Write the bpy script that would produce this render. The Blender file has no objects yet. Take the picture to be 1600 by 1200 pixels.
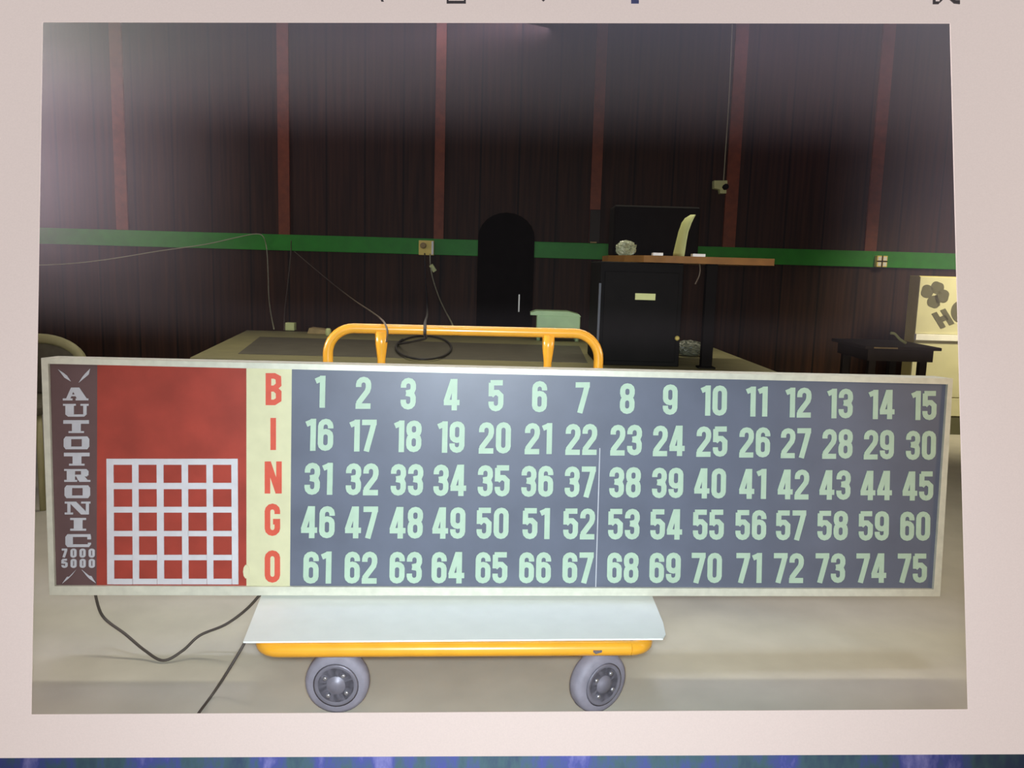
import bpy, bmesh, math, random
from mathutils import Vector, Matrix

random.seed(4)
SC = bpy.context.scene
COL = SC.collection

# ------------------------------------------------------------------ camera
F, PITCH, ROLL, EYE = 1288.36, 0.1416, 0.0283, 1.15
_fw = Vector((0, math.cos(PITCH), -math.sin(PITCH)))
_up0 = Vector((0, math.sin(PITCH), math.cos(PITCH)))
_ri0 = Vector((1, 0, 0))
RI = _ri0 * math.cos(ROLL) + _up0 * math.sin(ROLL)
UP = _up0 * math.cos(ROLL) - _ri0 * math.sin(ROLL)
CAM = Vector((0, 0, EYE))
cd = bpy.data.cameras.new('camera')
cd.sensor_width = 36
cd.lens = F / 1600 * 36
cd.clip_start = 0.05
cam = bpy.data.objects.new('camera', cd)
COL.objects.link(cam)
M = Matrix((RI, UP, -_fw)).transposed().to_4x4()
M.translation = CAM
cam.matrix_world = M
SC.camera = cam

# ------------------------------------------------------------------ light
SC.view_settings.view_transform = 'Standard'
SC.view_settings.look = 'None'
SC.view_settings.exposure = 0
SC.view_settings.gamma = 1
SC.view_settings.use_curve_mapping = False
w = bpy.data.worlds.new('world')
SC.world = w
w.use_nodes = True
w.node_tree.nodes['Background'].inputs[0].default_value = (0.9, 0.85, 0.95, 1)
w.node_tree.nodes['Background'].inputs[1].default_value = 0.04


def aim(o, target):
    o.rotation_euler = (Vector(target) - o.location).to_track_quat('-Z', 'Y').to_euler()


def spot(name, loc, target, energy, color, angle, blend, radius):
    l = bpy.data.lights.new(name, 'SPOT')
    l.energy, l.color, l.spot_size, l.spot_blend, l.shadow_soft_size = energy, color, math.radians(angle), blend, radius
    o = bpy.data.objects.new(name, l)
    COL.objects.link(o)
    o.location = loc
    aim(o, target)
    return o


def area(name, loc, target, energy, color, sx, sy, spread=180):
    l = bpy.data.lights.new(name, 'AREA')
    l.energy, l.color, l.shape, l.size, l.size_y = energy, color, 'RECTANGLE', sx, sy
    l.spread = math.radians(spread)
    o = bpy.data.objects.new(name, l)
    COL.objects.link(o)
    o.location = loc
    aim(o, target)
    return o


# the photographer's flash, right by the lens
spot('camera_flash', (0.0, 0.02, 1.17), (-0.03, 2.2, 0.40), 285, (0.84, 0.94, 1.0), 74, 1.0, 0.06)
# unseen fills added for wall, glare and sides; the ceiling tube is the hall's
area('violet_wall_fill', (-1.7, 6.1, 3.0), (-1.9, 6.7, 1.9), 12, (0.72, 0.66, 1.0), 4.0, 0.2)  # added violet wash for the top of the wall
area('right_violet_fill', (2.6, 6.0, 3.0), (2.9, 6.7, 1.9), 4, (0.80, 0.60, 1.0), 2.0, 0.2)  # added violet wash, right part of the wall
area('left_wall_fill', (-3.45, 5.3, 1.5), (-2.2, 6.7, 1.3), 8, (1.0, 0.88, 0.80), 0.4, 1.4)  # added warm fill for the left of the wall
area('cabinet_fill', (3.3, 4.9, 2.2), (3.45, 6.05, 0.75), 11, (1.0, 0.90, 0.62), 0.4, 0.4, 75)  # added to brighten the white cabinet
area('top_veil_fill', (-0.1, 2.48, 2.3), (-0.1, 2.48, 0), 6, (0.66, 0.64, 1.0), 3.4, 0.12, 24)  # added to light the imitated glare along the top
area('left_veil_fill', (-2.3, 2.48, 1.75), (2.0, 2.48, 1.60), 19, (1.0, 0.86, 0.90), 0.12, 1.1, 34)  # added beam for the glare at upper left
area('right_veil_fill', (2.3, 2.48, 1.65), (-2.0, 2.48, 1.5), 4, (1.0, 0.82, 0.92), 0.12, 1.1, 34)  # added weaker beam for the glare at the right
area('ceiling_tube_lamp', (0.1, 4.3, 2.65), (0.1, 2.9, 0), 19, (1.0, 0.93, 0.74), 4.2, 0.15, 95)
area('right_side_fill', (2.4, 1.55, 1.2), (1.15, 2.25, 0.5), 9, (1.0, 0.70, 0.38), 0.4, 1.0)  # added to warm the right end of the board
area('left_side_fill', (-2.5, 2.0, 1.5), (-0.9, 2.2, 0.5), 9, (1.0, 0.88, 0.80), 0.4, 1.0)  # added to warm the left end of the board

# ------------------------------------------------------------------ helpers


def ray(x, y):  # x, y are image pixels; things below are placed along these rays
    return RI * ((x - 800) / F) - UP * ((y - 600) / F) + _fw


def at_y(x, y, Y):
    d = ray(x, y)
    return CAM + d * (Y / d.y)


def at_z(x, y, z):
    d = ray(x, y)
    return CAM + d * ((z - EYE) / d.z)


def at_plane(x, y, p0, n):
    d = ray(x, y)
    return CAM + d * ((p0 - CAM).dot(n) / d.dot(n))


def mat(name, col, rough=0.6, var=0.12, scale=14, metal=0.0, spec=0.4, emit=0.0, bump=0.0, coat=0.0):
    m = bpy.data.materials.new(name)
    m.use_nodes = True
    nt = m.node_tree
    b = nt.nodes['Principled BSDF']
    tc = nt.nodes.new('ShaderNodeTexCoord')
    nz = nt.nodes.new('ShaderNodeTexNoise')
    nz.inputs['Scale'].default_value = scale
    nz.inputs['Detail'].default_value = 6
    nt.links.new(tc.outputs['Object'], nz.inputs['Vector'])
    rp = nt.nodes.new('ShaderNodeValToRGB')
    rp.color_ramp.elements[0].position = 0.3
    rp.color_ramp.elements[1].position = 0.7
    rp.color_ramp.elements[0].color = [c * (1 - var) for c in col] + [1]
    rp.color_ramp.elements[1].color = [min(1, c * (1 + var)) for c in col] + [1]
    nt.links.new(nz.outputs['Fac'], rp.inputs['Fac'])
    nt.links.new(rp.outputs['Color'], b.inputs['Base Color'])
    b.inputs['Roughness'].default_value = rough
    b.inputs['Metallic'].default_value = metal
    b.inputs['Specular IOR Level'].default_value = spec
    b.inputs['Coat Weight'].default_value = coat
    if emit:
        nt.links.new(rp.outputs['Color'], b.inputs['Emission Color'])
        b.inputs['Emission Strength'].default_value = emit
    if bump:
        bp = nt.nodes.new('ShaderNodeBump')
        bp.inputs['Strength'].default_value = bump
        bp.inputs['Distance'].default_value = 0.01
        nt.links.new(nz.outputs['Fac'], bp.inputs['Height'])
        nt.links.new(bp.outputs['Normal'], b.inputs['Normal'])
    return m


def panel_wall_mat(name, dark, light, period):
    """Vertical grooved wood panelling."""
    m = bpy.data.materials.new(name)
    m.use_nodes = True
    nt = m.node_tree
    b = nt.nodes['Principled BSDF']
    tc = nt.nodes.new('ShaderNodeTexCoord')
    mp = nt.nodes.new('ShaderNodeMapping')
    mp.inputs['Scale'].default_value = (22, 22, 0.9)
    nz = nt.nodes.new('ShaderNodeTexNoise')
    nz.inputs['Scale'].default_value = 1.6
    nz.inputs['Detail'].default_value = 8
    nt.links.new(tc.outputs['Object'], mp.inputs['Vector'])
    nt.links.new(mp.outputs['Vector'], nz.inputs['Vector'])
    rp = nt.nodes.new('ShaderNodeValToRGB')
    rp.color_ramp.elements[0].position = 0.35
    rp.color_ramp.elements[1].position = 0.72
    rp.color_ramp.elements[0].color = (*dark, 1)
    rp.color_ramp.elements[1].color = (*light, 1)
    nt.links.new(nz.outputs['Fac'], rp.inputs['Fac'])
    sx = nt.nodes.new('ShaderNodeSeparateXYZ')
    nt.links.new(tc.outputs['Object'], sx.inputs[0])
    dv = nt.nodes.new('ShaderNodeMath')
    dv.operation = 'DIVIDE'
    dv.inputs[1].default_value = period
    fr = nt.nodes.new('ShaderNodeMath')
    fr.operation = 'FRACT'
    lt = nt.nodes.new('ShaderNodeMath')
    lt.operation = 'LESS_THAN'
    lt.inputs[1].default_value = 0.05
    nt.links.new(sx.outputs['X'], dv.inputs[0])
    nt.links.new(dv.outputs[0], fr.inputs[0])
    nt.links.new(fr.outputs[0], lt.inputs[0])
    mx = nt.nodes.new('ShaderNodeMix')
    mx.data_type = 'RGBA'
    mx.inputs['B'].default_value = [c * 0.4 for c in dark] + [1]
    nt.links.new(lt.outputs[0], mx.inputs['Factor'])
    nt.links.new(rp.outputs['Color'], mx.inputs['A'])
    nt.links.new(mx.outputs['Result'], b.inputs['Base Color'])
    b.inputs['Roughness'].default_value = 0.6
    b.inputs['Specular IOR Level'].default_value = 0.25
    return m


def strip_mat(name):
    """The blue and violet flower picture along the foot of the display."""
    m = bpy.data.materials.new(name)
    m.use_nodes = True
    nt = m.node_tree
    b = nt.nodes['Principled BSDF']
    tc = nt.nodes.new('ShaderNodeTexCoord')
    mp = nt.nodes.new('ShaderNodeMapping')
    mp.inputs['Scale'].default_value = (1, 1, 0.35)
    nt.links.new(tc.outputs['Object'], mp.inputs['Vector'])
    n1 = nt.nodes.new('ShaderNodeTexNoise')
    n1.inputs['Scale'].default_value = 9
    n1.inputs['Detail'].default_value = 10
    n1.inputs['Roughness'].default_value = 0.65
    nt.links.new(mp.outputs['Vector'], n1.inputs['Vector'])
    rp = nt.nodes.new('ShaderNodeValToRGB')
    e = rp.color_ramp.elements
    e[0].position, e[0].color = 0.36, (0.03, 0.05, 0.10, 1)
    e[1].position, e[1].color = 0.68, (0.20, 0.19, 0.42, 1)
    k = e.new(0.46)
    k.color = (0.045, 0.09, 0.11, 1)
    k = e.new(0.56)
    k.color = (0.05, 0.06, 0.24, 1)
    nt.links.new(n1.outputs['Fac'], rp.inputs['Fac'])
    nt.links.new(rp.outputs['Color'], b.inputs['Base Color'])
    nt.links.new(rp.outputs['Color'], b.inputs['Emission Color'])
    b.inputs['Emission Strength'].default_value = 0.25
    b.inputs['Roughness'].default_value = 0.5
    return m


def box(bm, lo, hi, bev=0.0, mtx=None):
    lo, hi = Vector(lo), Vector(hi)
    m = Matrix.Translation((lo + hi) / 2) @ Matrix.Diagonal((*(hi - lo), 1))
    if mtx is not None:
        m = mtx @ m
    r = bmesh.ops.create_cube(bm, size=1, matrix=m)
    if bev:
        es = {e for v in r['verts'] for e in v.link_edges}
        bmesh.ops.bevel(bm, geom=list(es), offset=bev, segments=3, profile=0.6, affect='EDGES')


def tube(bm, pts, r, seg=10, cap=True):
    pts = [Vector(p) for p in pts]
    rings = []
    prev = None
    for i, p in enumerate(pts):
        if i == 0:
            t = pts[1] - p
        elif i == len(pts) - 1:
            t = p - pts[i - 1]
        else:
            t = (pts[i + 1] - p).normalized() + (p - pts[i - 1]).normalized()
        t.normalize()
        if prev is None:
            a = t.orthogonal().normalized()
        else:
            a = (prev - t * prev.dot(t)).normalized()
        prev = a
        b = t.cross(a)
        rr = r[i] if isinstance(r, (list, tuple)) else r
        rings.append([bm.verts.new(p + (a * math.cos(k * 2 * math.pi / seg) + b * math.sin(k * 2 * math.pi / seg)) * rr)
                      for k in range(seg)])
    for i in range(len(rings) - 1):
        for k in range(seg):
            f = bm.faces.new((rings[i][k], rings[i][(k + 1) % seg], rings[i + 1][(k + 1) % seg], rings[i + 1][k]))
            f.smooth = True
    if cap:
        bm.faces.new(rings[0][::-1])
        bm.faces.new(rings[-1])


def smooth_path(pts, n=8):
    """Catmull-Rom through the points."""
    pts = [Vector(p) for p in pts]
    P = [pts[0]] + pts + [pts[-1]]
    out = []
    for i in range(1, len(P) - 2):
        for k in range(n):
            t = k / n
            a, b, c, d = P[i - 1], P[i], P[i + 1], P[i + 2]
            out.append(0.5 * ((2 * b) + (c - a) * t + (2 * a - 5 * b + 4 * c - d) * t * t + (3 * b - a - 3 * c + d) * t ** 3))
    out.append(pts[-1])
    return out


def lathe(bm, prof, mtx, seg=32):
    """prof = [(radius, height)] spun about local Z, mtx places it."""
    rings = []
    for r, h in prof:
        rings.append([bm.verts.new(mtx @ Vector((max(r, 1e-4) * math.cos(k * 2 * math.pi / seg),
                                                 max(r, 1e-4) * math.sin(k * 2 * math.pi / seg), h))) for k in range(seg)])
    for i in range(len(rings) - 1):
        for k in range(seg):
            f = bm.faces.new((rings[i][k], rings[i][(k + 1) % seg], rings[i + 1][(k + 1) % seg], rings[i + 1][k]))
            f.smooth = True
    bm.faces.new(rings[0][::-1])
    bm.faces.new(rings[-1])


def slab(bm, pts, back):
    """Polygon (list of points) given depth along the vector back."""
    a = [bm.verts.new(Vector(p)) for p in pts]
    b = [bm.verts.new(Vector(p) + Vector(back)) for p in pts]
    n = len(a)
    bm.faces.new(a)
    bm.faces.new(b[::-1])
    for i in range(n):
        bm.faces.new((a[i], b[i], b[(i + 1) % n], a[(i + 1) % n]))


def obj(name, bm, m, root=None, structure=False, label=None):
    off = Vector((0, 0, 0))
    r = root
    while r is not None:
        off += r.location
        r = r.parent
    me = bpy.data.meshes.new(name)
    bmesh.ops.recalc_face_normals(bm, faces=bm.faces[:])
    if root is None and not structure:
        # origin at the base of the thing
        xs = [v.co for v in bm.verts]
        lo = Vector((min(c.x for c in xs), min(c.y for c in xs), min(c.z for c in xs)))
        hi = Vector((max(c.x for c in xs), max(c.y for c in xs), max(c.z for c in xs)))
        off = Vector(((lo.x + hi.x) / 2, (lo.y + hi.y) / 2, lo.z))
        bmesh.ops.translate(bm, verts=bm.verts[:], vec=-off)
    elif root is not None:
        bmesh.ops.translate(bm, verts=bm.verts[:], vec=-off)
    bm.to_mesh(me)
    bm.free()
    me.materials.append(m)
    o = bpy.data.objects.new(name, me)
    COL.objects.link(o)
    if root is None and not structure:
        o.location = off
    if root is not None:
        o.parent = root
    if structure:
        o['kind'] = 'structure'
    if label:
        o['label'] = label
    return o


def tag(o, label, cat, group=None):
    o['label'] = label
    o['category'] = cat
    if group:
        o['group'] = group
    return o


def thing(name, loc, label, cat, group=None):
    o = bpy.data.objects.new(name, None)
    o.empty_display_size = 0.1
    COL.objects.link(o)
    o.location = loc
    return tag(o, label, cat, group)


NB = bmesh.new

# ------------------------------------------------------------------ materials
m_floor = mat('concrete_floor', (0.54, 0.51, 0.43), 0.55, 0.08, 5, spec=0.3, bump=0.05)
m_wall = panel_wall_mat('dark_wood_panelling', (0.017, 0.0068, 0.0035), (0.048, 0.018, 0.0075), 0.305)
m_side = panel_wall_mat('dark_side_panelling', (0.016, 0.010, 0.009), (0.03, 0.018, 0.014), 0.305)
m_ceil = mat('dim_ceiling_board', (0.16, 0.14, 0.15), 0.9, 0.08, 9)
m_batten = mat('red_brown_batten', (0.165, 0.038, 0.011), 0.55, 0.2, 20)
m_green = mat('green_paint', (0.013, 0.22, 0.010), 0.5, 0.12, 12)
m_page = mat('white_display_page', (0.17, 0.144, 0.136), 0.6, 0.025, 260, spec=0.1, emit=3.7)
m_bezel = mat('dark_bezel', (0.03, 0.03, 0.035), 0.4)
m_icon = mat('grey_icon', (0.10, 0.09, 0.10), 0.6, emit=0.35)
m_icon_blue = mat('blue_icon', (0.09, 0.10, 0.22), 0.6, emit=0.5)
m_strip = strip_mat('flower_picture')
m_alu = mat('brushed_pale_frame', (0.70, 0.70, 0.58), 0.42, 0.08, 40, metal=0.15, spec=0.5)
m_black = mat('slate_board_face', (0.125, 0.140, 0.190), 0.42, 0.10, 7, spec=0.55)  # slate lifted paler to imitate screen glare on the board
m_brand = mat('washed_black_face', (0.13, 0.075, 0.075), 0.5, 0.12, 9)  # black face washed brownish, screen glare put into the colour
m_red = mat('red_board_face', (0.36, 0.048, 0.030), 0.5, 0.16, 11)
m_cream = mat('cream_strip', (0.68, 0.66, 0.42), 0.5, 0.05, 18)
m_num = mat('pale_green_number', (0.45, 0.60, 0.46), 0.5, 0.05, 30)
m_letter = mat('red_letter', (0.66, 0.10, 0.06), 0.5, 0.06, 30)
m_silver = mat('silver_lettering', (0.55, 0.56, 0.60), 0.5, 0.06, 30)
m_white = mat('white_lattice', (0.66, 0.65, 0.68), 0.5, 0.05, 30)
m_case = mat('board_case', (0.22, 0.20, 0.17), 0.6)
m_yellow = mat('yellow_enamel', (0.90, 0.42, 0.03), 0.30, 0.06, 16, spec=0.6, coat=0.3)
m_sheet = mat('white_sheet', (0.88, 0.90, 0.86), 0.5, 0.02, 16)
m_rubber = mat('black_rubber', (0.26, 0.245, 0.29), 0.65, 0.15, 25)  # black lifted to grey to imitate screen glare
m_hub = mat('dark_hub', (0.22, 0.21, 0.25), 0.45, 0.15, 25, metal=0.3)  # hub colour lifted like the tyre for the glare
m_steel = mat('steel', (0.55, 0.55, 0.58), 0.3, 0.1, 25, metal=0.8)
m_cord = mat('dark_cord', (0.085, 0.070, 0.060), 0.6)
m_blackcord = mat('black_cord', (0.028, 0.024, 0.022), 0.6)
m_pale_wire = mat('pale_wire', (0.34, 0.33, 0.20), 0.5)
m_dim_wire = mat('brown_wire', (0.12, 0.09, 0.06), 0.5)
m_tabletop = mat('olive_grey_tabletop', (0.21, 0.19, 0.085), 0.55, 0.12, 9)
m_inlay = mat('dark_table_inlay', (0.075, 0.066, 0.044), 0.6, 0.15, 12)
m_legmetal = mat('dark_leg_metal', (0.06, 0.055, 0.05), 0.45, metal=0.4)
m_ivory = mat('ivory_plastic', (0.62, 0.66, 0.28), 0.5, 0.08, 12)
m_outlet = mat('ivory_outlet', (0.85, 0.66, 0.16), 0.5, 0.08, 12)
m_greenish = mat('pale_green_plastic', (0.50, 0.72, 0.38), 0.5, 0.08, 12)
m_dull = mat('matt_black', (0.005, 0.004, 0.0035), 0.8, 0.2, 14, spec=0.1)
m_dullblue = mat('black_enamel', (0.005, 0.0045, 0.004), 0.7, 0.2, 14, spec=0.12)
m_edge = mat('grey_blue_edge', (0.06, 0.065, 0.08), 0.5)
m_plywood = mat('orange_brown_plywood', (0.26, 0.115, 0.022), 0.55, 0.18, 14)
m_tan = mat('tan_paper', (0.36, 0.26, 0.11), 0.7, 0.2, 22)
m_machine = mat('yellowed_white_enamel', (0.60, 0.57, 0.36), 0.4, 0.05, 8)
m_machine2 = mat('yellowed_edge', (0.55, 0.48, 0.16), 0.45, 0.08, 8)
m_motif = mat('grey_green_motif', (0.11, 0.105, 0.06), 0.6, 0.08, 18)
m_bright = mat('bright_strip', (0.86, 0.84, 0.78), 0.35, 0.05, 18)
m_chairframe = mat('pale_olive_frame', (0.42, 0.39, 0.20), 0.5, 0.08, 18)
m_chairpad = mat('grey_olive_pad', (0.14, 0.125, 0.085), 0.8, 0.15, 24)
m_darkbrown = mat('dark_brown_laminate', (0.022, 0.014, 0.008), 0.6, 0.15, 16)
m_film = mat('crumpled_film', (0.40, 0.42, 0.26), 0.2, 0.3, 60, spec=0.8, bump=0.3)
m_greyfilm = mat('grey_film', (0.10, 0.105, 0.07), 0.4, 0.3, 60, spec=0.4, bump=0.3)
m_gold = mat('dull_gold', (0.55, 0.44, 0.12), 0.35, 0.1, 20)

# ------------------------------------------------------------------ the hall
WY = 6.7      # far wall


def struct_box(name, lo, hi, m):
    bm = NB()
    box(bm, lo, hi)
    return obj(name, bm, m, structure=True)


struct_box('floor', (-4.2, -1.6, -0.1), (4.4, WY + 0.1, 0), m_floor)
struct_box('wall_back', (-4.2, WY, 0), (4.4, WY + 0.1, 3.2), m_wall)
struct_box('wall_left', (-4.3, -1.6, 0), (-4.2, WY + 0.1, 3.2), m_side)
struct_box('wall_right', (4.4, -1.6, 0), (4.5, WY + 0.1, 3.2), m_side)
struct_box('ceiling', (-4.3, 1.9, 3.2), (4.5, WY + 0.1, 3.3), m_ceil)

# battens up the panelling, from the green rail to the ceiling
RAIL_T, RAIL_B = at_y(600, 371, WY).z, at_y(600, 396, WY).z
for i, (px, half) in enumerate([(186, 9), (443, 8.5), (688, 7.5), (935, 8), (1150, 9.5), (1376, 9)]):
    c = at_y(px, 200, WY - 0.01)
    hw = half * WY / F
    struct_box('trim_%d' % (i + 1), (c.x - hw, WY - 0.022, RAIL_T), (c.x + hw, WY, 3.2), m_batten)
bm = NB()
box(bm, (-4.2, WY - 0.03, RAIL_B), (4.4, WY, RAIL_T), 0.004)
obj('trim_7', bm, m_green, structure=True)
# ------------------------------------------------------------------ the display page, enlarged about the camera to surround the view
D0 = 1.90


def screen_pt(x, y, off=0.0):
    inv = (1 / D0) * (1 + 2.97e-5 * (y - 575) - 6.4e-6 * (x - 780))
    return CAM + ray(x, y) * (1 / inv) + _fw * off


TH = _fw * 0.0035
scr = thing('computer_screen_frame', (0, 1.72, 0.0),
            'white computer screen page enlarged to a frame standing in front of the bingo board', 'screen')
O = [(66, 34), (1485, 36), (1513, 1109), (48, 1117)]
X0, X1, Y0 = -170, 1770, -150


def by(x):      # lower edge of the page
    return 1184.5 - 6.0 * x / 1600


bm = NB()
outer = [(X0, Y0), (X1, Y0), (X1, by(X1)), (X0, by(X0))]
for i in range(4):
    j = (i + 1) % 4
    slab(bm, [screen_pt(*outer[i]), screen_pt(*outer[j]), screen_pt(*O[j]), screen_pt(*O[i])], TH)
obj('page', bm, m_page, scr)
bm = NB()
slab(bm, [screen_pt(X0, by(X0)), screen_pt(X1, by(X1)), screen_pt(X1, 1214), screen_pt(X0, 1214)], TH)
obj('wallpaper_strip', bm, m_strip, scr, label='blue and violet flower strip')
bm = NB()
ed = [(X0 - 40, Y0 - 40), (X1 + 40, Y0 - 40), (X1 + 40, 1214), (X0 - 40, 1214)]
for (p, q, r, s) in ((ed[0], ed[1], (X1, Y0), (X0, Y0)), (ed[1], ed[2], (X1, 1214), (X1, Y0)), (ed[3], ed[0], (X0, Y0), (X0, 1214))):
    slab(bm, [screen_pt(*p), screen_pt(*q), screen_pt(*r), screen_pt(*s)], TH)
obj('bezel', bm, m_bezel, scr, label='dark bezel')


def screen_poly(name, polys, m, off=-0.003):
    b2 = NB()
    for p in polys:
        slab(b2, [screen_pt(x, y, off) for x, y in p], _fw * 0.0025)
    return obj(name, b2, m, scr)


# toolbar marks along the top of the page
screen_poly('toolbar_mark', [[(590, -14), (593, -14), (600, 3), (596, 3)]], m_icon)
screen_poly('toolbar_mark', [[(698, -16), (701, -16), (701, 6), (698, 6)], [(725, -16), (728, -16), (728, 6), (725, 6)],
                             [(698, 2), (728, 2), (728, 6), (698, 6)], [(698, -16), (728, -16), (728, -13), (698, -13)]], m_icon)
screen_poly('toolbar_mark', [[(842, -10), (856, -10), (852, 0), (849, 3), (846, 0)]], m_icon)
screen_poly('toolbar_mark', [[(986, -14), (996, -14), (992, 0), (998, 1), (998, 6), (986, 6), (986, 0)]], m_icon_blue)
screen_poly('toolbar_mark', [[(1457, -20), (1461, -20), (1461, 7), (1457, 7)], [(1457, 3), (1468, 3), (1466, 7), (1457, 7)],
                             [(1468, -16), (1473, -16), (1473, 0), (1468, 5)], [(1457, -20), (1470, -20), (1472, -15), (1457, -16)]], m_icon)
screen_poly('toolbar_mark', [[(1481, -16), (1485, -16), (1485, -4), (1492, 1), (1499, 1), (1499, 7), (1490, 6), (1481, -2)],
                             [(1481, -16), (1490, -22), (1499, -20), (1499, -15), (1485, -14)]], m_icon)

# ------------------------------------------------------------------ haze added behind the board to imitate screen glare
hm = bpy.data.materials.new('glare_veil')
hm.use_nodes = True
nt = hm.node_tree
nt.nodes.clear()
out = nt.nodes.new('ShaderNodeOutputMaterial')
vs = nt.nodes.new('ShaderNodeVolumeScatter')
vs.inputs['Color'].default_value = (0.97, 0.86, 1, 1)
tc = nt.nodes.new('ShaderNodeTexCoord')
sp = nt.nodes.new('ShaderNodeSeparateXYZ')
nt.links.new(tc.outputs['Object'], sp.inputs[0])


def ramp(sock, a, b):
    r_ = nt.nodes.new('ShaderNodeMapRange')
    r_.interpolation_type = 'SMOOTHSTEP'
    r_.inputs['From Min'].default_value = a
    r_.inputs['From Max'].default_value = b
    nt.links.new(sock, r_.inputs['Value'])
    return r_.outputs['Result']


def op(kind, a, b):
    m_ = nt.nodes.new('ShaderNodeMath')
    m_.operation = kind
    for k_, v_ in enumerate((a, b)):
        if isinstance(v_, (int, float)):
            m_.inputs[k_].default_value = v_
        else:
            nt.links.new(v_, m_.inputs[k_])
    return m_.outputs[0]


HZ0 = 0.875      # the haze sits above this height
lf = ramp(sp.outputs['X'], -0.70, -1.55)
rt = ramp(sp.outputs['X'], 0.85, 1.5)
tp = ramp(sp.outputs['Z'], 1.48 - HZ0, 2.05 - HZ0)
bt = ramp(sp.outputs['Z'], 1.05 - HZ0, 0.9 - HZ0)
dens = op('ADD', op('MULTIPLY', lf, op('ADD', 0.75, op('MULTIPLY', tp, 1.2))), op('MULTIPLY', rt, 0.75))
dens = op('ADD', dens, op('ADD', op('MULTIPLY', tp, 3.0), op('MULTIPLY', bt, 0.2)))  # denser toward the top and sides, where the glare is imitated
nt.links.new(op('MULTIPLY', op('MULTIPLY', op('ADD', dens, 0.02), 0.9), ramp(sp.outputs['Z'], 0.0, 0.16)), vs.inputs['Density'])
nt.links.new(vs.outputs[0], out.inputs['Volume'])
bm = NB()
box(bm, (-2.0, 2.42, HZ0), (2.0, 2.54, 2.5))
hz = obj('veil', bm, hm)
tag(hz, 'thin violet grey haze imitating screen glare above and behind the bingo board', 'veil')
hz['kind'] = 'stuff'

# ------------------------------------------------------------------ bingo board
YB, TB = 0.0618, 0.0519
_n = Vector((-math.sin(YB), math.cos(YB), 0))
B_UP = Vector((0, 0, math.cos(TB))) + _n * math.sin(TB)
B_N = _n * math.cos(TB) - Vector((0, 0, math.sin(TB)))       # away from the viewer
B_P = Vector((0.0046, 2.261, 0.2402))


def bp(x, y, off=0.0):
    return at_plane(x, y, B_P, B_N) - B_N * off


board = thing('bingo_board', (0.0046, 2.30, 0.243),
              'long black bingo number board with red panel, standing on the yellow cart', 'bingo board')


def on_board(name, polys, m, off, th=0.002, label=None):
    b2 = NB()
    for k, p in enumerate(polys):
        slab(b2, [bp(x, y, off + (k % 12) * 6e-5) for x, y in p], B_N * th)
    return obj(name, b2, m, board, label=label)


I4 = [(78, 568), (1478, 600), (1456, 919), (88, 914)]
O4 = [(67, 559), (1486, 591), (1466, 930), (80, 928)]
for i, nm in enumerate(('top', 'right', 'bottom', 'left')):
    j = (i + 1) % 4
    b2 = NB()
    slab(b2, [bp(*O4[i], 0.010), bp(*O4[j], 0.010), bp(*I4[j], 0.010), bp(*I4[i], 0.010)], B_N * 0.095)
    obj('frame_rail', b2, m_alu, board)
b2 = NB()
slab(b2, [bp(*p, -0.012) for p in I4], B_N * 0.07)
obj('case', b2, m_case, board)


def colx(name, xt0, xt1, xb0, xb1, m, label):
    def top(x):
        return 568 + (x - 78) * 32 / 1400

    def bot(x):
        return 914 + (x - 88) * 5 / 1368
    on_board(name, [[(xt0, top(xt0)), (xt1, top(xt1)), (xb1, bot(xb1)), (xb0, bot(xb0))]], m, 0.0, 0.011, label)


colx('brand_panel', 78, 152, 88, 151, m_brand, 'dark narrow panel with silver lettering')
colx('game_panel', 152, 385, 151, 385, m_red, 'red panel')
colx('letter_strip', 385, 456, 385, 453, m_cream, 'cream strip carrying the word BINGO')
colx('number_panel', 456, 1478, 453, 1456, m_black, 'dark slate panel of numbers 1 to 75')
on_board('panel_joint', [[(936.5, 700), (938, 700), (931.5, 917), (930, 917)]], m_silver, 0.0008, 0.001)
on_board('chip', [[(385 + 5 * math.cos(t * math.pi / 5), 893 + 11 * math.sin(t * math.pi / 5)) for t in range(10)]], m_cream, 0.002, 0.002)

# white pattern grid on the red panel
gx = [(500, 533), (620, 650), (735, 767), (852, 882), (968, 998), (1085, 1115)]
gy = [(530, 558), (643, 672), (755, 782), (868, 893), (980, 1005), (1092, 1118)]
polys = []
for a, b in gx:
    xa, xb = a / 3, b / 3
    polys.append([(xa, 540 + 530 / 3), (xb, 540 + 530 / 3), (xb + 1.2, 540 + 1118 / 3), (xa + 1.2, 540 + 1118 / 3)])
for i in range(5):
    for a, b in gy:
        ya, yb = 540 + a / 3, 540 + b / 3
        polys.append([(gx[i][1] / 3, ya), (gx[i + 1][0] / 3 + 0.6, ya), (gx[i + 1][0] / 3 + 0.6, yb), (gx[i][1] / 3, yb)])
on_board('pattern_grid', polys, m_white, 0.002, 0.0025, 'white five by five grid')

# --- stroke lettering
T = 0.172


def arc(cx, cy, rx, ry, a0, a1, n=6):
    return [(cx + rx * math.cos(math.radians(a0 + (a1 - a0) * k / n)), cy + ry * math.sin(math.radians(a0 + (a1 - a0) * k / n))) for k in range(n + 1)]


L_, R_, B_, T_ = T / 2, 0.48 - T / 2, T / 2, 1 - T / 2
CX = 0.24
RX = (R_ - L_) / 2


def loop(y0, y1, r=0.15):
    return (arc(CX, y1 - r, RX, r, 0, 180) + arc(CX, y0 + r, RX, r, 180, 360))


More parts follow.
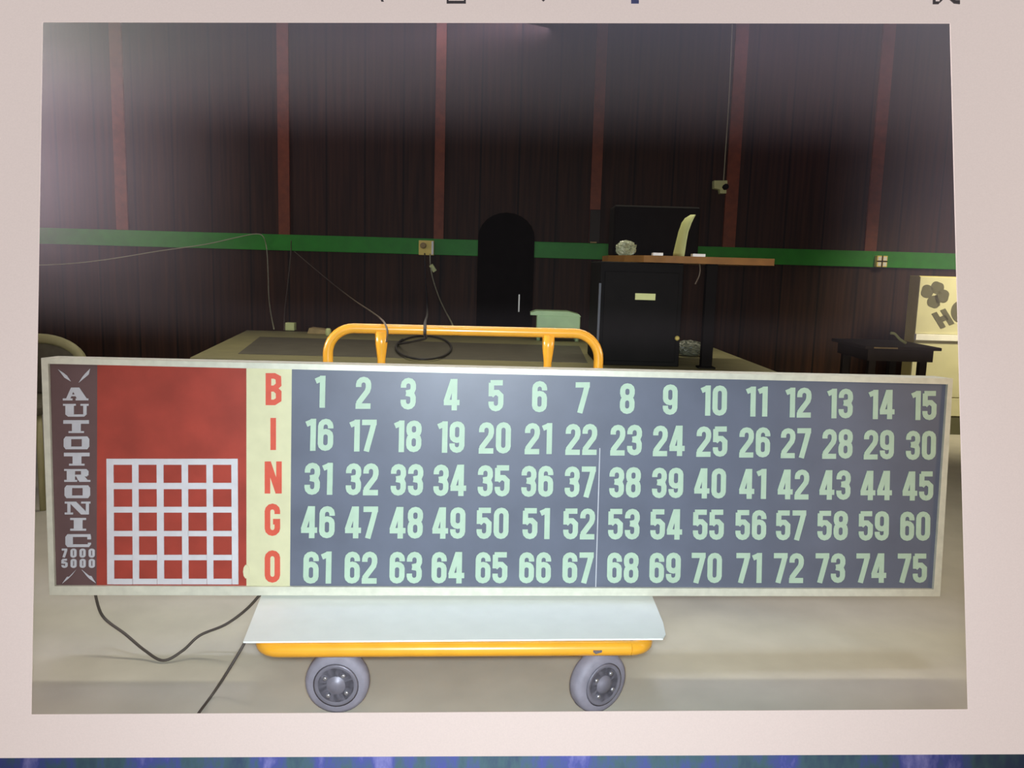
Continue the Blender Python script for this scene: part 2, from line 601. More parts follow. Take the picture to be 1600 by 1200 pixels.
GL = {      # glyph: (width, [(closed, points)])
    '0': (0.48, [(True, loop(B_, T_))]),
    '1': (0.33, [(False, [(0.245, 0), (0.245, 1)]), (False, [(0.20, 0.905), (0.03, 0.83)])]),
    '2': (0.48, [(False, [(L_, 0.68)] + arc(CX, T_ - 0.15, RX, 0.15, 180, 0) + [(R_, 0.66), (R_ - 0.03, 0.55), (L_ + 0.02, 0.20), (L_ + 0.01, 0.08)]),
                 (False, [(0, 0.08), (0.47, 0.08)])]),
    '3': (0.48, [(False, [(L_, 0.69)] + arc(CX, T_ - 0.15, RX, 0.15, 180, 0) + [(R_, 0.66), (R_ - 0.04, 0.56), (0.17, 0.525)]),
                 (False, [(0.17, 0.515), (R_ - 0.04, 0.48), (R_, 0.38)] + arc(CX, B_ + 0.15, RX, 0.15, 0, -180) + [(L_, 0.31)])]),
    '4': (0.50, [(False, [(0.335, 0), (0.335, 1)]), (False, [(0.29, 0.98), (0.07, 0.27)]), (False, [(0, 0.25), (0.50, 0.25)])]),
    '5': (0.48, [(False, [(L_ - 0.03, T_), (0.45, T_)]), (False, [(L_, T_), (L_, 0.48)]),
                 (False, [(L_, 0.50), (0.18, 0.60), (0.29, 0.60), (R_, 0.50)] + arc(CX, B_ + 0.15, RX, 0.15, 0, -180) + [(L_, 0.31)])]),
    '6': (0.48, [(True, loop(B_, 0.60, 0.14)), (False, [(L_, 0.3)] + arc(CX, T_ - 0.15, RX, 0.15, 180, 0) + [(R_, 0.70)])]),
    '7': (0.46, [(False, [(0, T_), (0.46, T_)]), (False, [(0.375, 0.90), (0.32, 0.66), (0.15, 0)])]),
    '8': (0.48, [(True, loop(0.53, T_, 0.14)), (True, loop(B_, 0.53, 0.15))]),
    '9': (0.48, [(True, loop(0.40, T_, 0.14)), (False, [(R_, 0.7)] + arc(CX, B_ + 0.15, RX, 0.15, 0, -180) + [(L_, 0.30)])]),
    'B': (0.50, [(False, [(0.09, 0), (0.09, 1)]), (False, [(0.09, T_), (0.28, T_), (0.40, 0.85), (0.41, 0.64), (0.29, 0.53), (0.09, 0.52)]),
                 (False, [(0.09, 0.51), (0.29, 0.51), (0.41, 0.40), (0.41, 0.17), (0.28, B_), (0.09, B_)])]),
    'I': (0.20, [(False, [(0.10, 0), (0.10, 1)])]),
    'N': (0.54, [(False, [(0.09, 0), (0.09, 1)]), (False, [(0.45, 0), (0.45, 1)]), (False, [(0.11, 0.98), (0.43, 0.02)])]),
    'G': (0.49, [(False, [(R_, 0.68)] + arc(CX, T_ - 0.15, RX, 0.15, 0, 180) + arc(CX, B_ + 0.15, RX, 0.15, 180, 360) + [(R_, 0.49)]), (False, [(0.26, 0.44), (0.48, 0.44)])]),
    'O': (0.49, [(True, loop(B_, T_))]),
}


def stroke_quads(pts, t, closed):
    n = len(pts)
    P = [Vector((x, y)) for x, y in pts]
    if closed and (P[0] - P[-1]).length < 1e-6:
        P.pop()
        n -= 1
    Ls, Rs = [], []
    for i in range(n):
        if closed:
            a, b = P[i - 1], P[(i + 1) % n]
        else:
            a, b = P[max(i - 1, 0)], P[min(i + 1, n - 1)]
        d1 = (P[i] - a)
        d2 = (b - P[i])
        d1 = d1.normalized() if d1.length > 1e-9 else d2.normalized()
        d2 = d2.normalized() if d2.length > 1e-9 else d1
        n1 = Vector((-d1.y, d1.x))
        n2 = Vector((-d2.y, d2.x))
        mm = (n1 + n2)
        mm = mm.normalized() if mm.length > 1e-6 else n1
        k = min(1 / max(mm.dot(n1), 0.5), 1.6)
        Ls.append(P[i] + mm * (t / 2 * k))
        Rs.append(P[i] - mm * (t / 2 * k))
    q = []
    for i in range(n if closed else n - 1):
        j = (i + 1) % n
        q.append([Ls[i], Ls[j], Rs[j], Rs[i]])
    return q


def text_polys(s, cx, cy, h, slant=0.0, t=T, gap=0.065, xs=1.0):
    """Polygons of a string centred at (cx, cy), y down, height h."""
    W = sum(GL[c][0] for c in s) + gap * (len(s) - 1)
    x = -W / 2
    out = []
    for c in s:
        for closed, pts in GL[c][1]:
            for qd in stroke_quads(pts, t, closed):
                out.append([(cx + (x + p.x) * h * xs + slant * (p.y - 0.5) * h, cy + (0.5 - p.y) * h) for p in qd])
        x += GL[c][0] + gap
    return out


R1 = [500, 568, 638, 706, 775, 843, 910, 980, 1047, 1115, 1182, 1247, 1312, 1377, 1443]
R5 = [496, 564, 634, 700, 768, 836, 903, 973, 1039, 1104, 1170, 1232, 1297, 1361, 1425]
RY = [0, 0.245, 0.495, 0.742, 1.0]
for i in range(15):
    yt = 612 + 21.5 * i / 14
    yb = 886.5 + 1.0 * i / 14
    h = 50 - 4.5 * i / 14
    for r in range(5):
        n = i + 1 + 15 * r
        x = R1[i] + (R5[i] - R1[i]) * r / 4
        y = yt + (yb - yt) * RY[r]
        on_board('number', text_polys(str(n), x, y, h, slant=0.02), m_num, 0.0015, 0.002, 'pale number %d' % n)
for ch, y, x in zip('BINGO', (608, 678, 746, 812, 885), (427.5, 427, 427, 426, 426)):
    on_board('letter', text_polys(ch, x, y, 50), m_letter, 0.0015, 0.002, 'red letter %s' % ch)

# slab lettering down the narrow panel: quads in a unit box, y up


def rc(x0, y0, x1, y1):
    return [(x0, y0), (x1, y0), (x1, y1), (x0, y1)]


SL = {
    'A': [[(.12, .1), (.28, .1), (.48, 1), (.32, 1)], [(.56, .1), (.95, .1), (.64, 1), (.32, 1)], rc(.25, .32, .7, .46), rc(0, 0, .38, .15), rc(.5, 0, 1, .15)],
    'U': [rc(.09, .16, .42, 1), rc(0, .85, .5, 1), rc(.79, .16, .92, 1), rc(.68, .85, 1, 1), [(.2, 0), (.82, 0), (.92, .18), (.09, .18)]],
    'T': [rc(0, .72, 1, 1), rc(.34, 0, .68, 1), rc(.2, 0, .8, .14)],
    'O': [rc(0, .2, .29, .8), rc(.71, .2, 1, .8), [(0, .79), (1, .79), (.92, 1), (.08, 1)], [(.08, 0), (.92, 0), (1, .21), (0, .21)]],
    'R': [rc(.1, 0, .42, 1), rc(0, .86, .42, 1), [(.42, .84), (.95, .84), (.86, 1), (.42, 1)], rc(.66, .5, .95, .84), rc(.42, .42, .9, .56),
          [(.55, .1), (.93, .1), (.78, .45), (.46, .45)], rc(0, 0, .5, .15), rc(.58, 0, 1.02, .15)],
    'N': [rc(.1, 0, .22, 1), rc(0, .85, .4, 1), rc(0, 0, .32, .15), [(.14, 1), (.44, 1), (.94, 0), (.64, 0)], rc(.82, 0, .94, 1), rc(.64, .85, 1, 1)],
    'I': [rc(.34, 0, .68, 1), rc(.2, 0, .82, .16), rc(.2, .84, .82, 1)],
    'C': [rc(0, .2, .29, .8), [(0, .79), (1, .79), (.98, 1), (.08, 1)], [(.08, 0), (.92, 0), (1, .21), (0, .21)], rc(.86, .6, 1, .8), rc(.88, .2, 1, .34)],
}
word = 'AUTOTRONIC'
ys = [(606 + (835 - 606) * i / 9) for i in range(10)]
polys = []
for i, ch in enumerate(word):
    x0 = 98.5 + i * 0.45
    wd, hh = 40, 20
    for q in SL[ch]:
        polys.append([(x0 + u * wd, ys[i] + hh * (0.5 - v) + 9.5) for u, v in q])
polys = [[(x, y) for x, y in p] for p in polys]
for s, y in (('7000', 864), ('5000', 880)):
    polys += text_polys(s, 122.5, y, 13.5, t=0.22, gap=0.30, xs=1.35)
on_board('brand_lettering', polys, m_silver, 0.0015, 0.002, 'silver lettering and numbers 7000 and 5000')
for p in ([(91, 577), (100, 583), (105, 587), (111, 596), (101, 590), (98, 586)],
          [(141, 576), (139, 585), (133, 590), (123, 598), (129, 589), (133, 584)],
          [(97, 912), (105, 901), (108, 901), (119, 890), (113, 898), (107, 904)],
          [(128, 890), (139, 899), (143, 900), (150, 911), (140, 904), (136, 900)]):
    on_board('lightning_bolt', [p], m_silver, 0.0015, 0.002)

# ------------------------------------------------------------------ platform cart
DZ = min(bp(80, 928).z, bp(1466, 930).z) - 0.0120     # top of the cart deck
cl, cr = at_z(405, 1004, DZ), at_z(1015, 1001.5, DZ)
U = (cr - cl)
U.z = 0
CW = U.length
U.normalize()
V = Vector((-U.y, U.x, 0))
C0 = Vector((cl.x, cl.y, 0))
DEPTH = 0.79
cart = thing('platform_cart', C0 + U * CW / 2 + V * DEPTH / 2,
             'yellow platform cart with a tube handle carrying the bingo board', 'cart')


def cp(u, v, z):
    return C0 + U * u + V * v + Vector((0, 0, z))


FR = Matrix((U, V, Vector((0, 0, 1)))).transposed().to_4x4()
FR.translation = C0
bm = NB()
r = 0.019
rad = 0.05
path = []
for cx, cy, a0 in ((CW - rad, rad, -90), (CW - rad, DEPTH - rad, 0), (rad, DEPTH - rad, 90), (rad, rad, 180)):
    for k in range(7):
        a = math.radians(a0 + 90 * k / 6)
        path.append(cp(cx + rad * math.cos(a), cy + rad * math.sin(a), DZ - r))
path.append(path[0].copy())
tube(bm, path, r, 14, cap=False)
obj('deck_rim', bm, m_yellow, cart)
bm = NB()
box(bm, (0.012, 0.012, DZ - 0.030), (CW - 0.012, DEPTH - 0.012, DZ - 0.004), 0.004, FR)
obj('deck', bm, m_yellow, cart)
# handle: two uprights joined by a bar with round shoulders
hv = DEPTH - 0.04
H_P = C0 + V * hv
hl, hr = at_plane(512.5, 560, H_P, V), at_plane(934.5, 575, H_P, V)
HZ = (at_plane(600, 513, H_P, V).z + at_plane(860, 521, H_P, V).z) / 2


def hpt(u, z):
    return cp(u, hv, z)


ul = (hl - C0).dot(U)
ur = (hr - C0).dot(U)
bm = NB()
hrad = 0.085
path = [hpt(ul, DZ - 0.02), hpt(ul, 0.6)]
path += [hpt(ul + hrad - hrad * math.cos(math.radians(a)), HZ - hrad + hrad * math.sin(math.radians(a))) for a in range(0, 91, 10)]
path += [hpt(ur - hrad + hrad * math.sin(math.radians(a)), HZ - hrad + hrad * math.cos(math.radians(a))) for a in range(0, 91, 10)]
path += [hpt(ur, 0.6), hpt(ur, DZ - 0.02)]
tube(bm, path, 0.0165, 14)
obj('handle', bm, m_yellow, cart)
for px, py, sgn in ((596, 540, 1), (856, 552, -1)):
    p = at_plane(px, py, H_P, V)
    u = (p - C0).dot(U)
    bm = NB()
    tube(bm, [hpt(u, DZ - 0.01), hpt(u, HZ - 0.10), hpt(u, HZ - 0.05), hpt(u, HZ - 0.008)], [0.0135, 0.0135, 0.020, 0.022], 12)
    obj('handle_brace', bm, m_yellow, cart)

# casters
WR = 0.082


def caster(u, v, turn, loc=None):
    c = cp(u, v, WR)
    ax = (V * math.cos(turn) + U * math.sin(turn)).normalized()
    q = ax.to_track_quat('Z', 'Y').to_matrix().to_4x4()
    q.translation = c
    b2 = NB()
    lathe(b2, [(0.05, -0.024), (WR - 0.012, -0.024), (WR - 0.003, -0.018), (WR, -0.008), (WR, 0.008), (WR - 0.003, 0.018), (WR - 0.012, 0.024), (0.05, 0.024)], q, 40)
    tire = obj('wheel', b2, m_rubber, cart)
    b2 = NB()
    lathe(b2, [(0.058, -0.0265), (0.052, -0.029), (0.046, -0.0265), (0.024, -0.0265), (0.018, -0.034), (0.004, -0.036)], q, 32)
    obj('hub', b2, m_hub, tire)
    for k in range(4):
        a = math.radians(35 + 90 * k)
        b2 = NB()
        m2 = q @ Matrix.Translation((0.033 * math.cos(a), 0.033 * math.sin(a), 0))
        lathe(b2, [(0.0055, -0.026), (0.0055, -0.031), (0.003, -0.0325)], m2, 10)
        obj('bolt', b2, m_steel, tire)
    # fork straddling the wheel
    b2 = NB()
    side = ax.cross(Vector((0, 0, 1))).normalized()
    for s in (-1, 1):
        if s < 0:
            continue
        o = c + ax * (0.033 * s)
        slab(b2, [o + side * 0.014 + Vector((0, 0, -0.014)), o - side * 0.014 + Vector((0, 0, -0.014)),
                  o - side * 0.03 + Vector((0, 0, 0.10)), o + side * 0.03 + Vector((0, 0, 0.10))], ax * 0.003 * s)
    box(b2, (-0.04, -0.036, 0.098), (0.04, 0.036, 0.104), 0, Matrix.Translation(c) @ Matrix((side, ax, Vector((0, 0, 1)))).transposed().to_4x4())
    box(b2, (-0.02, -0.02, 0.100), (0.02, 0.02, DZ - 0.03 - WR), 0, Matrix.Translation(c) @ Matrix((side, ax, Vector((0, 0, 1)))).transposed().to_4x4())
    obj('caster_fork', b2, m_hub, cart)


for px, turn in ((528, 0.06), (934, -0.5)):
    p = at_z(px, 1063, WR)
    caster((p - C0).dot(U), (p - C0).dot(V), turn)
caster(0.14, DEPTH - 0.13, 0.3)
caster(CW - 0.14, DEPTH - 0.13, -0.2)

# white sheet lying on the deck, the board stands on it
bm = NB()
S0 = DZ + 0.001
pts = [at_z(380, 1005, S0), at_z(1036, 1000, S0), at_z(1040, 994, S0), at_z(1036, 975, S0), at_z(1017, 929, S0)]
pl = at_z(411, 926, S0)
e1 = pts[0] + (pl - pts[0]) * 1.9
e2 = pts[3] + (pts[4] - pts[3]) * 2.6
slab(bm, [pts[0], pts[1], pts[2], pts[3], e2, e1], (0, 0, 0.0045))
tag(obj('white_sheet', bm, m_sheet), 'flat white sheet lying on the cart deck under the bingo board', 'sheet')

# ------------------------------------------------------------------ cords by the cart


def cable(name, pts, r, m, label, cat, group=None, seg=8, n=8):
    b2 = NB()
    tube(b2, smooth_path(pts, n), r, seg)
    return tag(obj(name, b2, m), label, cat, group)


Yc = 2.335
cable('power_cord', [bp(132, 931, -0.06), at_y(160, 962, 2.31), at_y(196, 991, 2.28), at_y(226, 1016, 2.25), at_z(255, 1032, 0.006),
                     at_y(285, 1017, 2.25), at_y(312, 993, 2.29), at_y(352, 976, 2.30), at_y(384, 953, 2.30), bp(400, 938, -0.04), bp(407, 931, -0.05)],
      0.0042, m_cord, 'dark cord sagging to the floor in a V below the bingo board red panel', 'cord')
cable('power_cord', [at_y(388, 992, 2.04), at_y(378, 1012, 2.02), at_y(352, 1055, 2.0), at_z(332, 1085, 0.008), at_z(312, 1112, 0.0075), at_z(302, 1128, 0.0075)],
      0.0038, m_cord, 'dark cord hanging off the front corner of the white sheet to the floor', 'cord')

# ------------------------------------------------------------------ table behind the board
TZ = 0.75
FL, BL, BR, R1_ = Vector((-1.30, 3.3, TZ)), at_z(386, 516, TZ), at_z(1088, 533, TZ), at_z(1190, 572, TZ)
FRt = BR + (R1_ - BR) * ((3.3 - BR.y) / (R1_.y - BR.y))
tbl = thing('long_table', ((FL + FRt) / 2 * 1.0 + Vector((0, 0.6, -TZ))),
            'long olive grey table with dark inlaid top behind the bingo board', 'table')
bm = NB()
slab(bm, [FL, FRt, BR, BL], (0, 0, -0.032))
obj('tabletop', bm, m_tabletop, tbl)
bm = NB()
i0, i1, i2, i3 = at_z(406, 526.5, TZ), at_z(905, 541, TZ), at_z(918, 567, TZ), at_z(372, 553, TZ)
slab(bm, [i0, i1, i2, i3], (0, 0, 0.0015))
obj('inlay', bm, m_inlay, tbl, label='darker inlaid rectangle')
for p, dx, dy in ((FL, 0.1, 0.1), (FRt, -0.1, 0.1), (BR, -0.1, -0.1), (BL, 0.12, -0.12)):
    bm = NB()
    tube(bm, [(p.x + dx, p.y + dy, 0), (p.x + dx, p.y + dy, TZ - 0.03)], 0.018, 12)
    obj('leg', bm, m_legmetal, tbl)

# white rounded box with a lid on the table
Yd = 4.52
c0 = at_z(829, 523, TZ)
d0, d1 = at_y(838, 520, Yd), at_y(906, 520, Yd)
ztop = at_y(870, 486, Yd + 0.03).z
dev = thing('plastic_box', ((d0.x + d1.x) / 2, Yd + 0.08, TZ), 'pale green rounded plastic box with overhanging lid on the table', 'box')
bm = NB()
box(bm, (d0.x, Yd, TZ + 0.024), (d1.x, Yd + 0.135, ztop - 0.022), 0.008)
obj('body', bm, m_greenish, dev)
bm = NB()
lx0, lx1 = at_y(829, 490, Yd).x, at_y(908, 490, Yd).x
prof = [(lx0, ztop - 0.024), (lx0, ztop - 0.012), (lx0 + 0.03, ztop), (lx1 - 0.07, ztop), (lx1 - 0.01, ztop - 0.014), (lx1, ztop - 0.026)]
slab(bm, [(x, Yd - 0.006, z) for x, z in prof], (0, 0.15, 0))
obj('lid', bm, m_greenish, dev)
for x in (d0.x + 0.014, d1.x - 0.014):
    for y in (Yd + 0.02, Yd + 0.115):
        bm = NB()
        tube(bm, [(x, y, TZ), (x, y, TZ + 0.026)], 0.011, 10)
        obj('foot', bm, m_greenish, dev)

# small things along the back edge of the table
p = at_z(454, 516, TZ)
q0, q1 = at_y(447, 515, p.y), at_y(461, 515, p.y)
bm = NB()
zt = at_y(454, 504, p.y).z
box(bm, (q0.x, p.y - 0.02, TZ), (q1.x, p.y + 0.03, max(zt, TZ + 0.035)), 0.003)
tag(obj('small_block', bm, m_ivory), 'small pale square block on the table back edge left of the cart handle', 'block')
p = at_z(492, 522, TZ)
bm = NB()
q0, q1 = at_y(480, 517, p.y), at_y(510, 517, p.y)
w_ = q1.x - q0.x
slab(bm, [(q0.x, p.y, TZ + 0.001), (q1.x, p.y, TZ + 0.001), (q1.x + 0.01, p.y, TZ + 0.020), (q0.x + w_ * .6, p.y, TZ + 0.028), (q0.x + 0.01, p.y, TZ + 0.032)], (0, 0.09, 0))
tag(obj('paper_bag', bm, m_tan), 'crumpled tan paper lying on the table back edge', 'paper')
p = at_z(513, 524.5, TZ)
bm = NB()
lathe(bm, [(0.012, 0), (0.016, 0.008), (0.016, 0.028), (0.010, 0.040)], Matrix.Translation((p.x, p.y, TZ)), 14)
tag(obj('whitish_lump', bm, m_ivory), 'tiny whitish lump beside the tan paper on the table', 'lump')

# crumpled bag near the post
p = at_z(1078, 556, TZ)
bm = NB()
bmesh.ops.create_icosphere(bm, subdivisions=4, radius=1, matrix=Matrix.Translation((p.x, p.y, TZ + 0.035)) @ Matrix.Diagonal((0.075, 0.06, 0.036, 1)))
for v in bm.verts:
    v.co += Vector((random.uniform(-1, 1), random.uniform(-1, 1), random.uniform(-0.5, 1))) * 0.006
    v.co.z = max(v.co.z, TZ + 0.001)
tag(obj('plastic_bag', bm, m_greyfilm), 'crumpled grey plastic bag on the table beside the black post', 'bag')
# ------------------------------------------------------------------ dark equipment along the far wall
# tall black loudspeaker between the two lengths of green rail
Ys = 5.3
s0, s1 = at_y(746, 420, Ys), at_y(834, 420, Ys)
st = at_y(790, 332, Ys).z
spk = thing('loudspeaker', ((s0.x + s1.x) / 2, Ys + 0.2, 0), 'tall black loudspeaker cabinet in front of the gap in the green rail', 'loudspeaker')
bm = NB()
hw = (s1.x - s0.x) / 2
cx = (s0.x + s1.x) / 2
pr = [(cx - hw, 0.02), (cx + hw, 0.02)] + [(cx + hw * math.cos(math.radians(a)), st - 0.16 + 0.16 * math.sin(math.radians(a))) for a in range(0, 181, 15)]
slab(bm, [(x, Ys, z) for x, z in pr], (0, 0.4, 0))
obj('cabinet', bm, m_dull, spk)
bm = NB()
pr = [(cx - hw * .8, 0.5), (cx + hw * .8, 0.5)] + [(cx + hw * .8 * math.cos(math.radians(a)), st - 0.18 + 0.13 * math.sin(math.radians(a))) for a in range(0, 181, 15)]
slab(bm, [(x, Ys - 0.012, z) for x, z in pr], (0, 0.012, 0))
obj('grille', bm, m_dull, spk)
bm = NB()  # bright strip stands in for a highlight on the dark edge
sx = at_y(811, 470, Ys).x
slab(bm, [(sx - 0.004, Ys - 0.018, at_y(811, 487, Ys).z), (sx + 0.004, Ys - 0.018, at_y(811, 487, Ys).z), (sx + 0.004, Ys - 0.018, at_y(811, 460, Ys).z), (sx - 0.004, Ys - 0.018, at_y(811, 460, Ys).z)], (0, 0.006, 0))
obj('edge_highlight', bm, m_bright, spk, label='thin painted edge highlight')
for dx in (-hw + .05, hw - .05):
    for y in (Ys + 0.05, Ys + 0.35):
        bm = NB()
        tube(bm, [(cx + dx, y, 0), (cx + dx, y, 0.022)], 0.02, 10)
        obj('foot', bm, m_dull, spk)

# black equipment cabinet with a white label, the brown shelf board on it
Yk = 3.45
k0, k1 = at_y(936, 470, Yk), at_y(1066, 470, Yk)
SHZ = at_y(1080, 412, 3.40).z       # underside of the shelf board
cab = thing('equipment_cabinet', ((k0.x + k1.x) / 2, Yk + 0.22, TZ), 'black equipment cabinet with a pale label standing on the table under the brown shelf board', 'cabinet')
bm = NB()
box(bm, (k0.x, Yk, TZ + 0.0005), (k1.x, Yk + 0.44, SHZ), 0.006)
obj('body', bm, m_dullblue, cab)
bm = NB()
l0, l1 = at_y(992, 458, Yk), at_y(1023, 469, Yk)
box(bm, (l0.x, Yk - 0.014, l1.z), (l1.x, Yk - 0.0085, l0.z))
obj('label_plate', bm, m_ivory, cab, label='pale rectangular label')
bm = NB()
box(bm, (k0.x - 0.003, Yk - 0.004, TZ + 0.03), (k0.x + 0.006, Yk + 0.006, SHZ - 0.09))
obj('corner_strip', bm, m_edge, cab, label='grey blue corner strip')
bm = NB()
box(bm, (k0.x + 0.02, Yk - 0.009, TZ + 0.02), (k1.x - 0.02, Yk + 0.001, SHZ - 0.04), 0.003)
obj('door', bm, m_dullblue, cab)

bm = NB()
kp = at_y(1057, 528, Yk - 0.012)
lathe(bm, [(0.006, 0), (0.005, 0.010), (0.010, 0.016), (0.010, 0.022), (0.005, 0.027)], Matrix.Translation((kp.x, Yk - 0.009, kp.z)) @ Matrix.Rotation(math.pi / 2, 4, 'X'), 16)
obj('knob', bm, m_gold, cab, label='dull gold knob')

fz = 3.40
bm = NB()
fl, fm, fr_ = at_y(950, 398, 3.72), at_y(1040, 405, fz), at_y(1210, 411, fz)
zt = SHZ + 0.029
pts = [(fl.x, 3.72), (at_y(975, 400, 3.56).x, 3.54), (at_y(1005, 400, 3.46).x, 3.44), (fm.x, fz), (fr_.x, fz), (fr_.x, 3.96), (fl.x, 3.96)]
slab(bm, [(x, y, SHZ + 0.001) for x, y in pts], (0, 0, 0.028))
tag(obj('shelf_board', bm, m_plywood), 'orange brown plywood board with rounded end lying across the black cabinet and post', 'shelf board')
# black case on the shelf board
bm = NB()
e0, e1 = at_y(958, 380, 3.74), at_y(1092, 380, 3.74)
et = at_y(1040, 322, 3.74).z
box(bm, (e0.x, 3.74, zt + 0.0005), (e1.x, 3.94, et), 0.015)
tag(obj('black_case', bm, m_dull), 'black upright case on the shelf board behind the curved pale blade', 'case')
# curved pale blade standing on the board
bm = NB()
front, back = [], []
outl = [((1057, 407), (1067, 409)), ((1058, 395), (1068.5, 395)), ((1062, 378), (1071, 378)), ((1066, 362), (1074, 362)), ((1071, 348), (1079, 348)), ((1076, 341), (1084, 338)), ((1085, 335.5), (1086, 335))]
Yf = 3.46
for (xa, ya), (xb, yb_) in outl:
    b_ = at_y(xb, yb_, Yf)
    a_ = at_y(xa - 6, ya, Yf + 0.12)
    front.append(b_)
    back.append(a_)
zmin = min(v.z for v in front[:1])
for v in front + back:
    v.z += (zt + 0.0005 - zmin) if v is front[0] else 0
back[0].z = zt + 0.0005
vf = [bm.verts.new(v) for v in front]
vb = [bm.verts.new(v) for v in back]
vm = [bm.verts.new((f + b) / 2 + Vector((0.009, 0, 0))) for f, b in zip(front, back)]
for i in range(len(vf) - 1):
    for A_, B2 in ((vf, vm), (vm, vb)):
        f_ = bm.faces.new((A_[i], A_[i + 1], B2[i + 1], B2[i]))
        f_.smooth = True
blade = obj('curved_blade', bm, m_ivory)
sm = blade.modifiers.new('thick', 'SOLIDIFY')
sm.thickness = 0.0045
tag(blade, 'pale curved blade standing up on the brown shelf board', 'blade')
# bits on the board
p = at_y(979, 390, 3.62)
bm = NB()
bmesh.ops.create_icosphere(bm, subdivisions=4, radius=1, matrix=Matrix.Translation((p.x, 3.64, zt + 0.030)) @ Matrix.Diagonal((0.042, 0.035, 0.032, 1)))
for v in bm.verts:
    v.co += Vector((random.uniform(-1, 1), random.uniform(-1, 1), random.uniform(-1, 1))) * 0.006
    v.co.z = max(v.co.z, zt + 0.001)
tag(obj('clear_wrap', bm, m_film), 'crumpled shiny wrapping at the rounded end of the shelf board', 'wrapping')
for x0, x1, lab in ((1020, 1035, 'small white scrap on the shelf board between wrapping and blade'), (1082, 1101, 'small white scrap on the shelf board just right of the blade')):
    a_, b_ = at_y(x0, 392, 3.52), at_y(x1, 392, 3.52)
    bm = NB()
    slab(bm, [(a_.x, 3.51, zt + 0.0005), (b_.x, 3.50, zt + 0.0005), (b_.x, 3.56, zt + 0.0005), (a_.x, 3.55, zt + 0.0005)], (0, 0, 0.013))
    tag(obj('white_scrap', bm, m_bright), lab, 'scrap')

# black post standing on the table under the shelf board
Yp = 3.42
p0, p1 = at_y(1100, 500, Yp), at_y(1117, 500, Yp)
post = thing('black_post', ((p0.x + p1.x) / 2, Yp + 0.02, TZ), 'slim black upright post on the table propping the brown shelf board', 'post')
pz = SHZ
bm = NB()
box(bm, (p0.x, Yp, TZ + 0.008), (p1.x, Yp + 0.04, pz), 0.003)
obj('pole', bm, m_dull, post)
bm = NB()
box(bm, (p0.x - 0.012, Yp - 0.012, TZ + 0.0005), (p1.x + 0.012, Yp + 0.052, TZ + 0.008), 0.002)
obj('base_plate', bm, m_dull, post)
cable('short_cord', [at_y(1093, 411, 3.43), at_y(1094, 422, 3.42), at_y(1092, 432, 3.42), at_y(1086, 444, 3.42)], 0.0028, m_dim_wire,
      'short pale brown cord end dangling under the shelf board', 'cord')

# ------------------------------------------------------------------ wall boxes and wires
bm = NB()


def wall_box(name, px, py, w_px, h_px, m, label, cat='outlet'):
    p = at_y(px, py, WY)
    hw_, hh_ = w_px * WY / F / 2, h_px * WY / F / 2
    t = thing(name, (p.x, WY - 0.03, p.z - hh_), label, cat)
    b2 = NB()
    box(b2, (p.x - hw_, WY - 0.075, p.z - hh_), (p.x + hw_, WY - 0.0305, p.z + hh_), 0.004)
    obj('box', b2, m, t)
    return t, p, hw_, hh_


t, p, hw_, hh_ = wall_box('wall_outlet', 667.5, 387.5, 23, 22, m_outlet, 'yellowish outlet box with a brown plug on the green rail')
bm = NB()
lathe(bm, [(0.024, 0), (0.024, 0.03), (0.016, 0.04)], Matrix.Translation((p.x - 0.022, WY - 0.076, p.z + 0.016)) @ Matrix.Rotation(math.pi / 2, 4, 'X'), 16)
obj('plug', bm, m_tan, t, label='brown plug')
bm = NB()
box(bm, (p.x + hw_ - 0.018, WY - 0.079, p.z - hh_ + 0.005), (p.x + hw_ - 0.002, WY - 0.074, p.z + hh_ - 0.005))
obj('edge', bm, m_bright, t, label='white edge')
t, p, hw_, hh_ = wall_box('wall_outlet', 1372, 408.5, 16, 17, m_outlet, 'outlet plate with four pale squares at the dim end of the green rail')
for dx in (-1, 1):
    for dz in (-1, 1):
        bm = NB()
        box(bm, (p.x + dx * 0.021 - 0.012, WY - 0.078, p.z + dz * 0.022 - 0.014), (p.x + dx * 0.021 + 0.012, WY - 0.0745, p.z + dz * 0.022 + 0.014))
        obj('socket', bm, m_bright, t)
bm = NB()
box(bm, (p.x - 0.005, WY - 0.0765, p.z - hh_), (p.x + 0.005, WY - 0.0745, p.z + hh_))
box(bm, (p.x - hw_, WY - 0.0765, p.z - 0.005), (p.x + hw_, WY - 0.0745, p.z + 0.005))
obj('cross_gap', bm, m_dull, t, label='dark cross between sockets')
# box hanging on the pale wire near a batten
t = thing('junction_box', at_y(1126, 301, WY - 0.03), 'yellow green junction box below a hanging pale wire beside a batten', 'junction box')
bm = NB()
pp = [(1116, 282), (1136.5, 282), (1136.5, 287), (1130, 289), (1128, 293), (1131, 297), (1135, 297), (1135, 302), (1126, 302), (1125, 296), (1116, 294)]
slab(bm, [at_y(x, y, WY - 0.07) for x, y in pp], (0, 0.069, 0))
obj('box', bm, m_ivory, t)
bm = NB()
lathe(bm, [(0.022, 0), (0.022, 0.03), (0.012, 0.04)], Matrix.Translation(at_y(1133, 292, WY - 0.04)) @ Matrix.Rotation(math.pi / 2, 4, 'X'), 14)
obj('plug', bm, m_dull, t, label='black plug')

